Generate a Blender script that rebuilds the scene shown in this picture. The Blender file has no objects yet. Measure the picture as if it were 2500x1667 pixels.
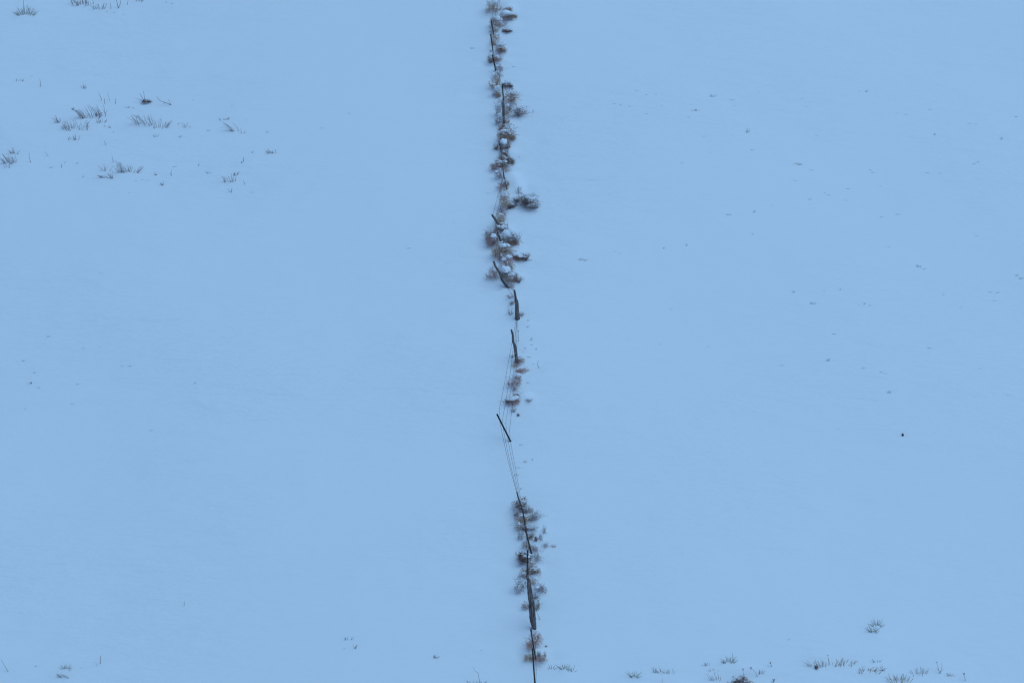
import bpy, math, random
import numpy as np
from mathutils import Vector, noise

# ------------------------------------------------------------------ camera
SC = bpy.context.scene
W0, H0 = 2500.0, 1667.0            # size of the photograph, for placing things where they stand
FPX = 4960.0                       # focal length in photograph pixels
PITCH = math.radians(10.0)         # the camera looks slightly down across a draw at the facing slope
cam_d = bpy.data.cameras.new("camera")
cam_d.sensor_width = 36.0
cam_d.lens = FPX * 36.0 / W0
cam_d.clip_start = 0.5
cam_d.clip_end = 5000.0
cam = bpy.data.objects.new("camera", cam_d)
SC.collection.objects.link(cam)
cam.location = (0, 0, 0)
cam.rotation_euler = (math.pi / 2 - PITCH, 0, 0)
SC.camera = cam

# ------------------------------------------------------------------ sky, light, exposure (blue hour, overcast)
SUN_EL, SUN_AZ = math.radians(68), math.radians(105)
world = bpy.data.worlds.new("World")
SC.world = world
world.use_nodes = True
nt = world.node_tree
nt.nodes.clear()
sky = nt.nodes.new("ShaderNodeTexSky")
sky.sky_type = 'NISHITA'
sky.sun_disc = False
sky.sun_elevation = SUN_EL
sky.sun_rotation = SUN_AZ
sky.air_density = 1.0
sky.dust_density = 0.0
sky.ozone_density = 6.0
sky.altitude = 1500
bg = nt.nodes.new("ShaderNodeBackground")
bg.inputs['Strength'].default_value = 0.08
wo = nt.nodes.new("ShaderNodeOutputWorld")
nt.links.new(sky.outputs[0], bg.inputs[0])
nt.links.new(bg.outputs[0], wo.inputs[0])

sun_d = bpy.data.lights.new("sun", 'SUN')
sun_d.energy = 0.85
sun_d.angle = math.radians(60)
sun_d.color = (0.485, 0.80, 0.99)
sun = bpy.data.objects.new("sun", sun_d)
SC.collection.objects.link(sun)
_d = Vector((math.sin(SUN_AZ) * math.cos(SUN_EL), math.cos(SUN_AZ) * math.cos(SUN_EL), math.sin(SUN_EL)))
sun.rotation_euler = _d.to_track_quat('Z', 'Y').to_euler()

SC.view_settings.view_transform = 'Standard'
SC.view_settings.look = 'None'
SC.view_settings.gamma = 1.0
SC.cycles.filter_width = 1.2          # a sharp lens
SC.view_settings.exposure = 0.70

COL = SC.collection

# ------------------------------------------------------------------ terrain height field
SL = 0.528


def smax(a, b, k):
    return 0.5 * (a + b + np.sqrt((a - b) ** 2 + k * k))


def smin(a, b, k):
    return 0.5 * (a + b - np.sqrt((a - b) ** 2 + k * k))


def base_h(x, y):
    far = -27.1 + SL * (y - 76.45)
    near = -1.7 - 0.50 * y
    z = smax(far, near, 2.5)
    z = smin(z, 25.0 + 0.0 * x, 6.0)
    m = np.clip((y - 40) / 30, 0, 1)
    # broad, very gentle rolls of the slope
    z = z + m * (-0.0030 * (x - 2) ** 2 / (1 + (x / 35.0) ** 2)
                 + 0.16 * np.sin(x * 0.13 + 0.7) * np.sin(y * 0.11 + x * .02)
                 + 0.05 * np.sin(x * 0.37 + y * 0.21) + 0.035 * np.sin(y * 0.62 + 0.9 * np.sin(x * 0.16))
                 + 0.012 * np.sin(y * 2.1 + 1.4 * np.sin(x * 0.31)) + 0.006 * np.sin(y * 4.7 + x * .5 + 2 * np.sin(x * 0.4)))
    return z


BUMPS = []   # (x, y, rx, ry, height)


_BA, _BN = [], [None]


def H(x, y):
    z = base_h(x, y)
    if np.ndim(x) == 0:
        if len(_BA) != len(BUMPS):
            _BA[:] = BUMPS
            _BN[0] = np.array(BUMPS).T
        b = _BN[0]
        return z + float(np.sum(b[4] * np.exp(-(((x - b[0]) / b[2]) ** 2 + ((y - b[1]) / b[3]) ** 2))))
    for (bx, by, rx, ry, h) in BUMPS:
        z = z + h * np.exp(-(((x - bx) / rx) ** 2 + ((y - by) / ry) ** 2))
    return z


FW = Vector((0, math.cos(PITCH), -math.sin(PITCH)))
UP = Vector((0, math.sin(PITCH), math.cos(PITCH)))


def ray(px, py):
    return Vector((1, 0, 0)) * ((px - W0 / 2) / FPX) + FW + UP * ((H0 / 2 - py) / FPX)


def G(px, py, hf=None):
    """ground point seen at photograph pixel"""
    hf = hf or H
    r = ray(px, py)
    lo, hi = 66.0, 170.0
    for _ in range(34):
        mid = 0.5 * (lo + hi)
        if r.z * mid > float(hf(r.x * mid, r.y * mid)):
            lo = mid
        else:
            hi = mid
    return r * hi


def V(px, py, y):
    """point of the upright plane at depth y seen at a pixel"""
    r = ray(px, py)
    return r * (y / r.y)


def ppm(p):
    return FPX / max(1.0, p.dot(FW))


def bump_px(px, py, wpx, lpx, h):
    p = G(px, py, base_h)
    s = ppm(p)
    BUMPS.append((p.x, p.y, wpx / s / 2, lpx / s / 2 / 0.62, h))


# drifts (positive) and wind-scoured hollows (negative) along the fence
for b in [
    (1240, 22, 40, 34, .22), (1246, 62, 34, 26, .14), (1225, 128, 40, 16, .14), (1225, 150, 46, 12, .16),
    (1213, 176, 30, 12, .12), (1243, 214, 34, 14, .12), (1252, 250, 36, 18, .10), (1244, 300, 40, 18, .12),
    (1252, 340, 40, 16, .13), (1246, 372, 36, 16, .12), (1252, 408, 46, 16, .12), (1248, 432, 40, 22, .24),
    (1262, 452, 36, 22, .20), (1264, 492, 60, 20, .16), (1236, 556, 34, 14, .16), (1243, 580, 44, 28, .20),
    (1262, 606, 44, 14, .12), (1270, 624, 60, 14, .16), (1236, 662, 34, 20, .22), (1262, 676, 40, 20, .14),
    (1256, 735, 30, 20, .12), (1284, 792, 46, 12, .12), (1282, 848, 50, 14, .12), (1278, 880, 60, 16, .12),
    (1270, 974, 60, 12, .22), (1285, 966, 30, 14, .14), (1300, 1262, 60, 22, .14), (1308, 1296, 70, 20, .14),
    (1306, 1318, 50, 12, .12), (1304, 1388, 40, 14, .14), (1300, 1436, 60, 16, .12), (1306, 1592, 60, 10, .16),
    (1296, 1540, 40, 10, .10), (1300, 1615, 80, 14, .10),
    (1178, 42, 60, 14, -.12), (1188, 156, 44, 14, -.16), (1170, 235, 60, 14, -.08), (1178, 355, 60, 12, -.10),
    (1170, 400, 60, 16, -.07), (1178, 470, 70, 14, -.08), (1176, 600, 60, 24, -.14), (1180, 632, 60, 14, -.10),
    (1185, 703, 90, 10, -.10), (1300, 1286, 30, 8, -.06), (1250, 1270, 70, 18, -.10), (1252, 1376, 70, 16, -.12),
    (1320, 1376, 60, 14, -.09), (1250, 1440, 70, 12, -.10), (1320, 1482, 70, 12, -.10), (1262, 1482, 60, 12, -.10),
    (1350, 1600, 40, 8, -.10), (1270, 1600, 24, 12, -.12), (1308, 1540, 60, 12, -.05), (1310, 346, 50, 10, -.08),
    (1285, 458, 30, 14, -.10), (1310, 1478, 30, 8, -.06), (1300, 905, 60, 10, -.10), (1320, 890, 40, 10, -.05),
    # little heaps and dips over the buried grass patches
    (210, 300, 120, 30, .10), (360, 310, 100, 30, .10), (300, 428, 110, 22, .09), (62, 44, 70, 18, .10),
    (30, 400, 60, 24, .08), (565, 445, 50, 16, .08), (360, 252, 30, 8, -.10), (1780, 1622, 60, 12, .08),
    (1850, 1640, 200, 14, .12), (2080, 1630, 200, 12, .10), (2230, 1655, 200, 12, .10), (2133, 1545, 40, 16, .08),
    (1378, 1640, 60, 12, .07), (1549, 1658, 50, 12, .08), (1815, 1675, 90, 20, .12), (160, 1645, 60, 12, .09),
]:
    bump_px(*b)
_rb = random.Random(77)
for k in range(60):      # uneven snow over the low plants of the lower slope and among the grassy patches
    if k < 34:
        bump_px(_rb.uniform(1560, 2420), _rb.uniform(1596, 1675), _rb.uniform(24, 90), _rb.uniform(7, 16), _rb.uniform(.03, .09))
    elif k < 48:
        bump_px(_rb.uniform(100, 640), _rb.uniform(235, 460), _rb.uniform(30, 80), _rb.uniform(8, 16), _rb.uniform(-.05, .08))
    else:
        bump_px(_rb.uniform(-10, 320), _rb.uniform(1590, 1670), _rb.uniform(30, 100), _rb.uniform(8, 18), _rb.uniform(-.04, .09))
for k in range(46):      # small wind dents and ridges of the bare slope
    bump_px(_rb.uniform(1440, 2490), _rb.uniform(200, 960), _rb.uniform(40, 130), _rb.uniform(5, 9), _rb.choice((-.035, .03, .045)))

# ------------------------------------------------------------------ materials


def new_mat(name):
    m = bpy.data.materials.new(name)
    m.use_nodes = True
    n = m.node_tree.nodes
    return m, m.node_tree, n['Principled BSDF']


def link(t, a, b):
    t.links.new(a, b)


def snow_material(name, stretch=True):
    m, t, bs = new_mat(name)
    bs.inputs['Base Color'].default_value = (0.86, 0.87, 0.88, 1)
    bs.inputs['Roughness'].default_value = 0.85
    bs.inputs['Specular IOR Level'].default_value = 0.15
    geo = t.nodes.new("ShaderNodeNewGeometry")
    mp = t.nodes.new("ShaderNodeMapping")
    mp.inputs['Scale'].default_value = (0.28, 1.0, 1.0) if stretch else (1, 1, 1)
    link(t, geo.outputs['Position'], mp.inputs[0])
    n1 = t.nodes.new("ShaderNodeTexNoise")
    n1.inputs['Scale'].default_value = 0.9
    n1.inputs['Detail'].default_value = 6
    n1.inputs['Roughness'].default_value = 0.62
    link(t, mp.outputs[0], n1.inputs['Vector'])
    n2 = t.nodes.new("ShaderNodeTexNoise")
    n2.inputs['Scale'].default_value = 22
    n2.inputs['Detail'].default_value = 3
    link(t, geo.outputs['Position'], n2.inputs['Vector'])
    b1 = t.nodes.new("ShaderNodeBump")
    b1.inputs['Strength'].default_value = 1.0
    b1.inputs['Distance'].default_value = 0.22 if stretch else 0.05
    if stretch:
        n3 = t.nodes.new("ShaderNodeTexNoise")
        n3.inputs['Scale'].default_value = 0.09
        n3.inputs['Detail'].default_value = 3
        link(t, geo.outputs['Position'], n3.inputs['Vector'])
        mr = t.nodes.new("ShaderNodeMapRange")
        mr.inputs['From Min'].default_value = 0.40
        mr.inputs['From Max'].default_value = 0.62
        mr.inputs['To Min'].default_value = 0.25
        mr.inputs['To Max'].default_value = 1.0
        link(t, n3.outputs['Fac'], mr.inputs['Value'])
        mu = t.nodes.new("ShaderNodeMath")
        mu.operation = 'MULTIPLY'
        link(t, n1.outputs['Fac'], mu.inputs[0])
        link(t, mr.outputs[0], mu.inputs[1])
        link(t, mu.outputs[0], b1.inputs['Height'])
    else:
        link(t, n1.outputs['Fac'], b1.inputs['Height'])
    b2 = t.nodes.new("ShaderNodeBump")
    b2.inputs['Strength'].default_value = 0.35
    b2.inputs['Distance'].default_value = 0.006
    link(t, n2.outputs['Fac'], b2.inputs['Height'])
    link(t, b1.outputs[0], b2.inputs['Normal'])
    link(t, b2.outputs[0], bs.inputs['Normal'])
    return m


def wood_material(name, c1, c2, scale=9.0):
    m, t, bs = new_mat(name)
    tc = t.nodes.new("ShaderNodeTexCoord")
    mp = t.nodes.new("ShaderNodeMapping")
    mp.inputs['Scale'].default_value = (scale * 5, scale * 5, scale * 0.35)
    link(t, tc.outputs['Object'], mp.inputs[0])
    n1 = t.nodes.new("ShaderNodeTexNoise")
    n1.inputs['Scale'].default_value = 1.0
    n1.inputs['Detail'].default_value = 7
    n1.inputs['Roughness'].default_value = 0.7
    link(t, mp.outputs[0], n1.inputs['Vector'])
    r = t.nodes.new("ShaderNodeValToRGB")
    r.color_ramp.elements[0].position = 0.38
    r.color_ramp.elements[0].color = (*c1, 1)
    r.color_ramp.elements[1].position = 0.62
    r.color_ramp.elements[1].color = (*c2, 1)
    link(t, n1.outputs['Fac'], r.inputs[0])
    mp2 = t.nodes.new("ShaderNodeMapping")
    mp2.inputs['Scale'].default_value = (scale * 2.6, scale * 2.6, scale * 0.12)
    link(t, tc.outputs['Object'], mp2.inputs[0])
    n2 = t.nodes.new("ShaderNodeTexNoise")
    n2.inputs['Scale'].default_value = 1.0
    n2.inputs['Detail'].default_value = 4
    link(t, mp2.outputs[0], n2.inputs['Vector'])
    r2 = t.nodes.new("ShaderNodeValToRGB")      # weathering cracks: thin dark bands along the grain
    e = r2.color_ramp.elements
    e[0].position, e[0].color = 0.44, (1, 1, 1, 1)
    e[1].position, e[1].color = 0.56, (1, 1, 1, 1)
    x = e.new(0.50)
    x.color = (.12, .12, .13, 1)
    link(t, n2.outputs['Fac'], r2.inputs[0])
    mx = t.nodes.new("ShaderNodeMix")
    mx.data_type = 'RGBA'
    mx.blend_type = 'MULTIPLY'
    mx.inputs['Factor'].default_value = 1.0
    link(t, r.outputs[0], mx.inputs['A'])
    link(t, r2.outputs[0], mx.inputs['B'])
    link(t, mx.outputs['Result'], bs.inputs['Base Color'])
    bs.inputs['Roughness'].default_value = 0.95
    bs.inputs['Specular IOR Level'].default_value = 0.1
    bu = t.nodes.new("ShaderNodeBump")
    bu.inputs['Strength'].default_value = 0.9
    bu.inputs['Distance'].default_value = 0.012
    link(t, n1.outputs['Fac'], bu.inputs['Height'])
    link(t, bu.outputs[0], bs.inputs['Normal'])
    return m


def twig_material(name, c1, c2, sc=9.0):
    m, t, bs = new_mat(name)
    tc = t.nodes.new("ShaderNodeTexCoord")
    n1 = t.nodes.new("ShaderNodeTexNoise")
    n1.inputs['Scale'].default_value = sc
    n1.inputs['Detail'].default_value = 3
    link(t, tc.outputs['Object'], n1.inputs['Vector'])
    r = t.nodes.new("ShaderNodeValToRGB")
    r.color_ramp.elements[0].position = 0.35
    r.color_ramp.elements[0].color = (*c1, 1)
    r.color_ramp.elements[1].position = 0.65
    r.color_ramp.elements[1].color = (*c2, 1)
    link(t, n1.outputs['Fac'], r.inputs[0])
    link(t, r.outputs[0], bs.inputs['Base Color'])
    bs.inputs['Roughness'].default_value = 0.9
    bs.inputs['Specular IOR Level'].default_value = 0.1
    return m


M_SNOW = snow_material("snow_field")
M_SNOWCAP = snow_material("snow_on_plants", False)
M_WOOD = wood_material("weathered_wood", (0.075, 0.06, 0.06), (0.36, 0.30, 0.29))
M_WOOD2 = wood_material("dark_stick_wood", (0.055, 0.042, 0.045), (0.19, 0.15, 0.145), 14)
M_METAL = twig_material("dark_painted_steel", (0.015, 0.03, 0.03), (0.05, 0.07, 0.07), 30)
M_WIRE = twig_material("rusty_wire", (0.07, 0.05, 0.04), (0.14, 0.10, 0.08), 30)
M_STONE = twig_material("dark_stone", (0.02, 0.02, 0.02), (0.08, 0.07, 0.06), 20)
TONE = {
    'tan': twig_material("tan_dry_twigs", (0.48, 0.30, 0.20), (0.73, 0.49, 0.35)),
    'brown': twig_material("brown_dry_twigs", (0.38, 0.215, 0.15), (0.62, 0.38, 0.28)),
    'red': twig_material("russet_dry_twigs", (0.48, 0.24, 0.18), (0.72, 0.42, 0.33)),
    'dark': twig_material("dark_brown_twigs", (0.18, 0.10, 0.085), (0.36, 0.21, 0.18)),
    'purple': twig_material("purplish_dry_twigs", (0.46, 0.275, 0.24), (0.70, 0.455, 0.40)),
    'grey': twig_material("grey_sage_twigs", (0.28, 0.20, 0.20), (0.50, 0.38, 0.38)),
    'green': twig_material("grey_green_leaves", (0.22, 0.18, 0.13), (0.40, 0.32, 0.25)),
}
M_STEM = twig_material("dry_grey_stems", (0.26, 0.22, 0.22), (0.43, 0.38, 0.38), 6)
M_TIP = twig_material("faded_grass_tips", (0.32, 0.29, 0.29), (0.52, 0.48, 0.47), 6)
M_STRAW = twig_material("pale_straw", (0.30, 0.21, 0.15), (0.50, 0.38, 0.28), 6)
M_YUCCA = twig_material("yucca_blades", (0.19, 0.21, 0.18), (0.36, 0.36, 0.31), 12)

# ------------------------------------------------------------------ mesh helpers


class MB:
    def __init__(s):
        s.v, s.f = [], []

    def tube(s, pts, rad, n=3, cap=True, prof=None):
        """sweep a round (or given) section along points; rad: number or list"""
        pts = [Vector(p) for p in pts]
        k = len(pts)
        if not isinstance(rad, (list, tuple)):
            rad = [rad] * k
        b0 = len(s.v)
        t0 = (pts[1] - pts[0]).normalized()
        side = t0.cross(Vector((0.13, 0.97, 0.21)))
        if side.length < .05:
            side = t0.cross(Vector((1, 0, 0)))
        side.normalize()
        for i, p in enumerate(pts):
            t = (pts[min(i + 1, k - 1)] - pts[max(i - 1, 0)])
            if t.length < 1e-9:
                t = t0
            t.normalize()
            side = (side - t * side.dot(t))
            if side.length < 1e-6:
                side = t.orthogonal()
            side.normalize()
            b = t.cross(side)
            for j in range(n):
                a = 2 * math.pi * j / n
                q = prof(i, a) if prof else 1.0
                s.v.append(p + (side * math.cos(a) + b * math.sin(a)) * rad[i] * q)
        for i in range(k - 1):
            for j in range(n):
                a, c = b0 + i * n + j, b0 + i * n + (j + 1) % n
                s.f.append((a, c, c + n, a + n))
        if cap:
            s.f.append(tuple(b0 + j for j in range(n))[::-1])
            s.f.append(tuple(b0 + (k - 1) * n + j for j in range(n)))

    def blade(s, p, d, L, w, bend, nrm):
        """a stiff pointed leaf with a folded V section"""
        p = Vector(p)
        d = Vector(d).normalized()
        sd = d.cross(Vector(nrm))
        if sd.length < .05:
            sd = d.cross(Vector((1, .3, 0)))
        sd.normalize()
        up = sd.cross(d)
        b0 = len(s.v)
        K = 4
        for i in range(K + 1):
            f = i / K
            c = p + d * L * f + up * bend * L * f * f
            ww = w * (1 - f) ** .6 * .5 + 0.0012
            s.v += [c - sd * ww + up * ww * .4, c - up * ww * .35, c + sd * ww + up * ww * .4]
        for i in range(K):
            a = b0 + 3 * i
            s.f += [(a, a + 1, a + 4, a + 3), (a + 1, a + 2, a + 5, a + 4)]

    def mesh(s, name, mat, smooth=True):
        me = bpy.data.meshes.new(name)
        me.from_pydata([tuple(v) for v in s.v], [], s.f)
        me.materials.append(mat)
        if smooth:
            me.polygons.foreach_set('use_smooth', [True] * len(me.polygons))
        me.update()
        return me


def add_obj(name, me, parent=None, loc=(0, 0, 0)):
    o = bpy.data.objects.new(name, me)
    COL.objects.link(o)
    o.location = loc
    if parent is not None:
        o.parent = parent
    return o


def tag(o, label=None, cat=None, group=None, kind=None):
    if label:
        o['label'] = label
    if cat:
        o['category'] = cat
    if group:
        o['group'] = group
    if kind:
        o['kind'] = kind
    return o


def build(mb, name, mat, origin, parent=None, smooth=True):
    """mesh given in world coordinates, stored round its own origin"""
    org = Vector(origin)
    mb.v = [Vector(v) - org for v in mb.v]
    me = mb.mesh(name, mat, smooth)
    o = add_obj(name, me)
    if parent is not None:
        o.parent = parent
        o.location = org - parent.location
    else:
        o.location = org
    return o


# ------------------------------------------------------------------ the snowy slope
def lines(spans):
    out = []
    for a, b, st in spans:
        n = max(1, int(round((b - a) / st)))
        out += [a + (b - a) * i / n for i in range(n)]
    out.append(spans[-1][1])
    return np.array(out)


xs = lines([(-1500, -300, 200), (-300, -60, 30), (-60, -32, 4), (-32, -3.2, .45), (-3.2, 3.6, .085), (3.6, 32, .45),
            (32, 60, 4), (60, 300, 30), (300, 1500, 200)])
ys = lines([(-1500, -300, 200), (-300, -60, 30), (-60, 0, 5), (0, 68, 2), (68, 74, .5), (74, 128, .15), (128, 140, .5),
            (140, 240, 4), (240, 400, 20), (400, 1500, 150)])
X, Y = np.meshgrid(xs, ys)
Z = H(X, Y)
verts = np.stack([X.ravel(), Y.ravel(), Z.ravel()], 1)
nx, ny = len(xs), len(ys)
ii, jj = np.meshgrid(np.arange(nx - 1), np.arange(ny - 1))
a = (jj * nx + ii).ravel()
faces = np.stack([a, a + 1, a + 1 + nx, a + nx], 1)
me = bpy.data.meshes.new("snowy_hillside")
me.vertices.add(len(verts))
me.vertices.foreach_set('co', verts.ravel())
me.loops.add(faces.size)
me.loops.foreach_set('vertex_index', faces.ravel())
me.polygons.add(len(faces))
me.polygons.foreach_set('loop_start', np.arange(0, faces.size, 4))
me.polygons.foreach_set('loop_total', np.full(len(faces), 4))
me.polygons.foreach_set('use_smooth', np.full(len(faces), True))
me.materials.append(M_SNOW)
me.update(calc_edges=True)
tag(add_obj("snowy_hillside", me), kind='structure')

# ------------------------------------------------------------------ fence: posts and wires
R = random.Random(11)
fence_origin = G(1262, 884)
fence = bpy.data.objects.new("wire_fence", None)
COL.objects.link(fence)
fence.location = fence_origin
fence.empty_display_size = .2
tag(fence, "broken down barbed wire fence of mixed wooden and metal posts running up the snowy hill", "fence")


def px_line(pts):
    """pixels listed from the foot upward -> world points in one upright plane"""
    foot = G(*pts[0])
    return [foot] + [V(q[0], q[1], foot.y) for q in pts[1:]]


def resample(pts, n):
    pts = [Vector(p) for p in pts]
    L = [0]
    for i in range(1, len(pts)):
        L.append(L[-1] + (pts[i] - pts[i - 1]).length)
    out = []
    for k in range(n):
        d = L[-1] * k / (n - 1)
        i = 1
        while i < len(L) - 1 and L[i] < d:
            i += 1
        f = (d - L[i - 1]) / max(1e-9, L[i] - L[i - 1])
        out.append(pts[i - 1].lerp(pts[i], min(1, max(0, f))))
    return out


def sink(pts, d=.25):
    """carry the foot below the snow"""
    t = (pts[1] - pts[0]).normalized()
    return [pts[0] - t * d] + pts


POSTS = []     # centre lines, foot to top, for the wires


def wood_post(pts_px, widths_px, label=None, split=False, mat=None, seed=1, name="wooden_post"):
    line = px_line(pts_px)
    s = ppm(line[0])
    POSTS.append(line)
    full = sink(line)
    w = [widths_px[0]] + list(widths_px)
    n = 26
    P = resample(full, n)
    # widths follow the same arc length
    L = [0]
    for i in range(1, len(full)):
        L.append(L[-1] + (full[i] - full[i - 1]).length)
    rad = []
    for k in range(n):
        d = L[-1] * k / (n - 1)
        rad.append(float(np.interp(d, L, w)) / s / 2)
    rr = random.Random(seed)
    for i in range(n):
        P[i] = P[i] + Vector((rr.uniform(-1, 1), rr.uniform(-1, 1), 0)) * rad[i] * .10
    def prof(i, a):
        g = noise.noise(Vector((math.cos(a) * 2.2, math.sin(a) * 2.2, i * .06 + seed * 7.3)))
        g2 = noise.noise(Vector((math.cos(a) * 6, math.sin(a) * 6, i * .15 + seed * 3.1)))
        q = 1 + .22 * g + .16 * g2
        if split and abs((a - 4.4)) < .35:
            q *= .55
        return q
    m = MB()
    m.tube(P, rad, 20, True, prof)
    # ragged top
    for k in range(20):
        v = m.v[-20 + k]
        m.v[-20 + k] = v + Vector((0, 0, rad[-1] * rr.uniform(-.3, .9)))
    o = build(m, name, mat or M_WOOD, line[0], fence)
    if label:
        o['label'] = label
    return o, line, rad


def metal_post(pts_px, label=None, wpx=2.6):
    line = px_line(pts_px)
    s = ppm(line[0])
    POSTS.append(line)
    P = sink(line)
    a, b = P[0], P[-1]
    t = (b - a).normalized()
    sx = Vector((1, 0, 0)) - t * t.x
    sx.normalize()
    sy = t.cross(sx)
    hw = wpx / s / 2
    m = MB()

    def box(c0, c1, x0, x1, y0, y1):
        b0 = len(m.v)
        for c in (c0, c1):
            for (x, y) in ((x0, y0), (x1, y0), (x1, y1), (x0, y1)):
                m.v.append(c + sx * x + sy * y)
        m.f += [(b0, b0 + 3, b0 + 2, b0 + 1), (b0 + 4, b0 + 5, b0 + 6, b0 + 7)]
        for j in range(4):
            k = (j + 1) % 4
            m.f.append((b0 + j, b0 + k, b0 + 4 + k, b0 + 4 + j))
    box(a, b, -hw, hw, -.004, .004)              # flange
    box(a, b, -.005, .005, .0065, .0065 + hw * 1.3)   # web
    L = (b - a).length
    k = int(L / .055)
    for i in range(k):
        c = a + t * (L * (i + .5) / k)
        box(c - t * .009, c + t * .009, -.009, .009, -.016, -.0062)
    o = build(m, "metal_post", M_METAL, line[0], fence, smooth=False)
    if label:
        o['label'] = label
    return o


metal_post([(1222, -4), (1217, -42)])
metal_post([(1205.6, 86), (1198.8, 49.1)], "highest visible dark metal post")
metal_post([(1203.6, 124), (1197.6, 84.2)])
metal_post([(1210.3, 175.5), (1202, 134)])
metal_post([(1229.8, 246.5), (1226, 204.9)], "dark metal post just uphill of the flat topped board post", 2.9)
wood_post([(1230.6, 300), (1230, 275), (1228.2, 250.4)], [6.0, 6.8, 5.2], "flat topped square grey post among brush", seed=2)
wood_post([(1223.5, 372), (1221, 358), (1217.6, 345.8)], [2.6, 2.4, 2.2], "short thin tilted stake in brush", mat=M_WOOD2, seed=3)
wood_post([(1237.5, 461), (1233.8, 450), (1232.6, 446), (1230.1, 429), (1229, 419)], [4.2, 3.4, 3.2, 2.8, 2.2],
          "crooked dark branch used as a stake", mat=M_WOOD2, seed=4)
log, log_line, log_rad = wood_post([(1219.5, 556), (1216, 547), (1209, 535.5), (1203, 527.5), (1200.8, 523.6)], [5.6, 5.6, 5.4, 4.8, 4.4],
                                   "thick log post leaning over with snow on its cut end", seed=5)
wood_post([(1223.8, 594), (1219, 580), (1214.5, 568.2)], [2.8, 2.7, 2.6], "thin dark stake leaning among dense brush", mat=M_WOOD2, seed=6)
wood_post([(1240, 701.5), (1231.4, 691.3), (1224.8, 682.4), (1222.2, 672.2), (1217.3, 662), (1210.3, 651.8), (1204.6, 639)],
          [7.0, 6.6, 6.2, 5.6, 5.2, 4.9, 4.4], "long snaking crooked post leaning uphill", seed=7)
wood_post([(1259.4, 737), (1259, 727), (1257.5, 718), (1255.9, 708)], [5.4, 5.6, 5.0, 4.8], "notched narrow post behind the fat post", seed=8)
wood_post([(1263.2, 779), (1262.5, 764), (1261.8, 745), (1261.5, 734)], [11.2, 10.2, 9.6, 6.2], "fat split grey post with a stepped top", split=True, seed=9)
wood_post([(1262, 885), (1260, 866), (1258.2, 848.4), (1252.4, 833), (1252.0, 817.8), (1248, 805)],
          [8.6, 8.2, 7.2, 5.2, 5.4, 3.8], "knobbly bent post with twists in its trunk", seed=10)
metal_post([(1246.9, 1078), (1213.1, 1010.3)], "dark metal post leaning far over alone in the gap", 4.0)
wood_post([(1283, 1294), (1280, 1270), (1277.6, 1251.4), (1270, 1228), (1266, 1217), (1261.6, 1201)], [3.0, 2.6, 2.4, 2.8, 3.4, 3.2],
          "long thin leaning pole through the brush", mat=M_WOOD2, seed=12)
wood_post([(1297.6, 1350), (1290, 1322), (1286, 1305), (1282.7, 1293)], [4.2, 3.6, 3.4, 3.0], "thin slanting pole under a russet clump", mat=M_WOOD2, seed=13)
metal_post([(1286.5, 1414), (1287.8, 1342)], None, 2.8)
wood_post([(1304.6, 1534), (1303, 1524), (1299.6, 1510), (1298.3, 1482.4), (1294.6, 1449), (1292, 1430), (1290.3, 1413.6)],
          [9.0, 12.5, 14.6, 15.0, 12.6, 11, 8.2], "widest weathered grey post with deep cracks", split=True, seed=14)
wood_post([(1307.8, 1609), (1301.8, 1571.4), (1295.4, 1534.4)], [3.8, 3.2, 2.9], "thin dark stick leaning on the brush", mat=M_WOOD2, seed=15)
metal_post([(1307.2, 1690), (1305.6, 1664), (1299.9, 1582.3)][::2], "lowest visible dark metal post", 3.6)
metal_post([(1313, 1790), (1308, 1682)])

# snow lying on the cut end of the leaning log
def lump(mb, c, rx, ry, rz, seed, nu=14, nv=9, amp=.22):
    b0 = len(mb.v)
    c = Vector(c)
    for i in range(nv + 1):
        th = math.pi * i / nv
        for j in range(nu):
            ph = 2 * math.pi * j / nu
            d = Vector((math.sin(th) * math.cos(ph), math.sin(th) * math.sin(ph), math.cos(th)))
            q = 1 + amp * noise.noise(d * 1.3 + Vector((seed * 3.7, seed * 1.1, 0))) + amp * .5 * noise.noise(d * 3.1 + Vector((seed, 0, 5)))
            zz = d.z if d.z > 0 else d.z * .45
            mb.v.append(c + Vector((d.x * rx * q, d.y * ry * q, zz * rz * q)))
    for i in range(nv):
        for j in range(nu):
            a, b = b0 + i * nu + j, b0 + i * nu + (j + 1) % nu
            mb.f.append((a, a + nu, b + nu, b))


m = MB()
lump(m, log_line[-1] + Vector((0.0, -.03, .0)), .028, .05, .05, 3)
sc_o = build(m, "snow_cap", M_SNOWCAP, log_line[-1], log)
sc_o.location = log_line[-1] - log_line[0]

# four strands of barbed wire, post to post
posts = sorted(POSTS, key=lambda l: l[0].y, reverse=True)


def at_frac(line, f):
    P = resample(line, 41)
    x = max(0.0, min(1.0, f)) * 40
    i = min(39, int(x))
    return P[i].lerp(P[i + 1], x - i)


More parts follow.
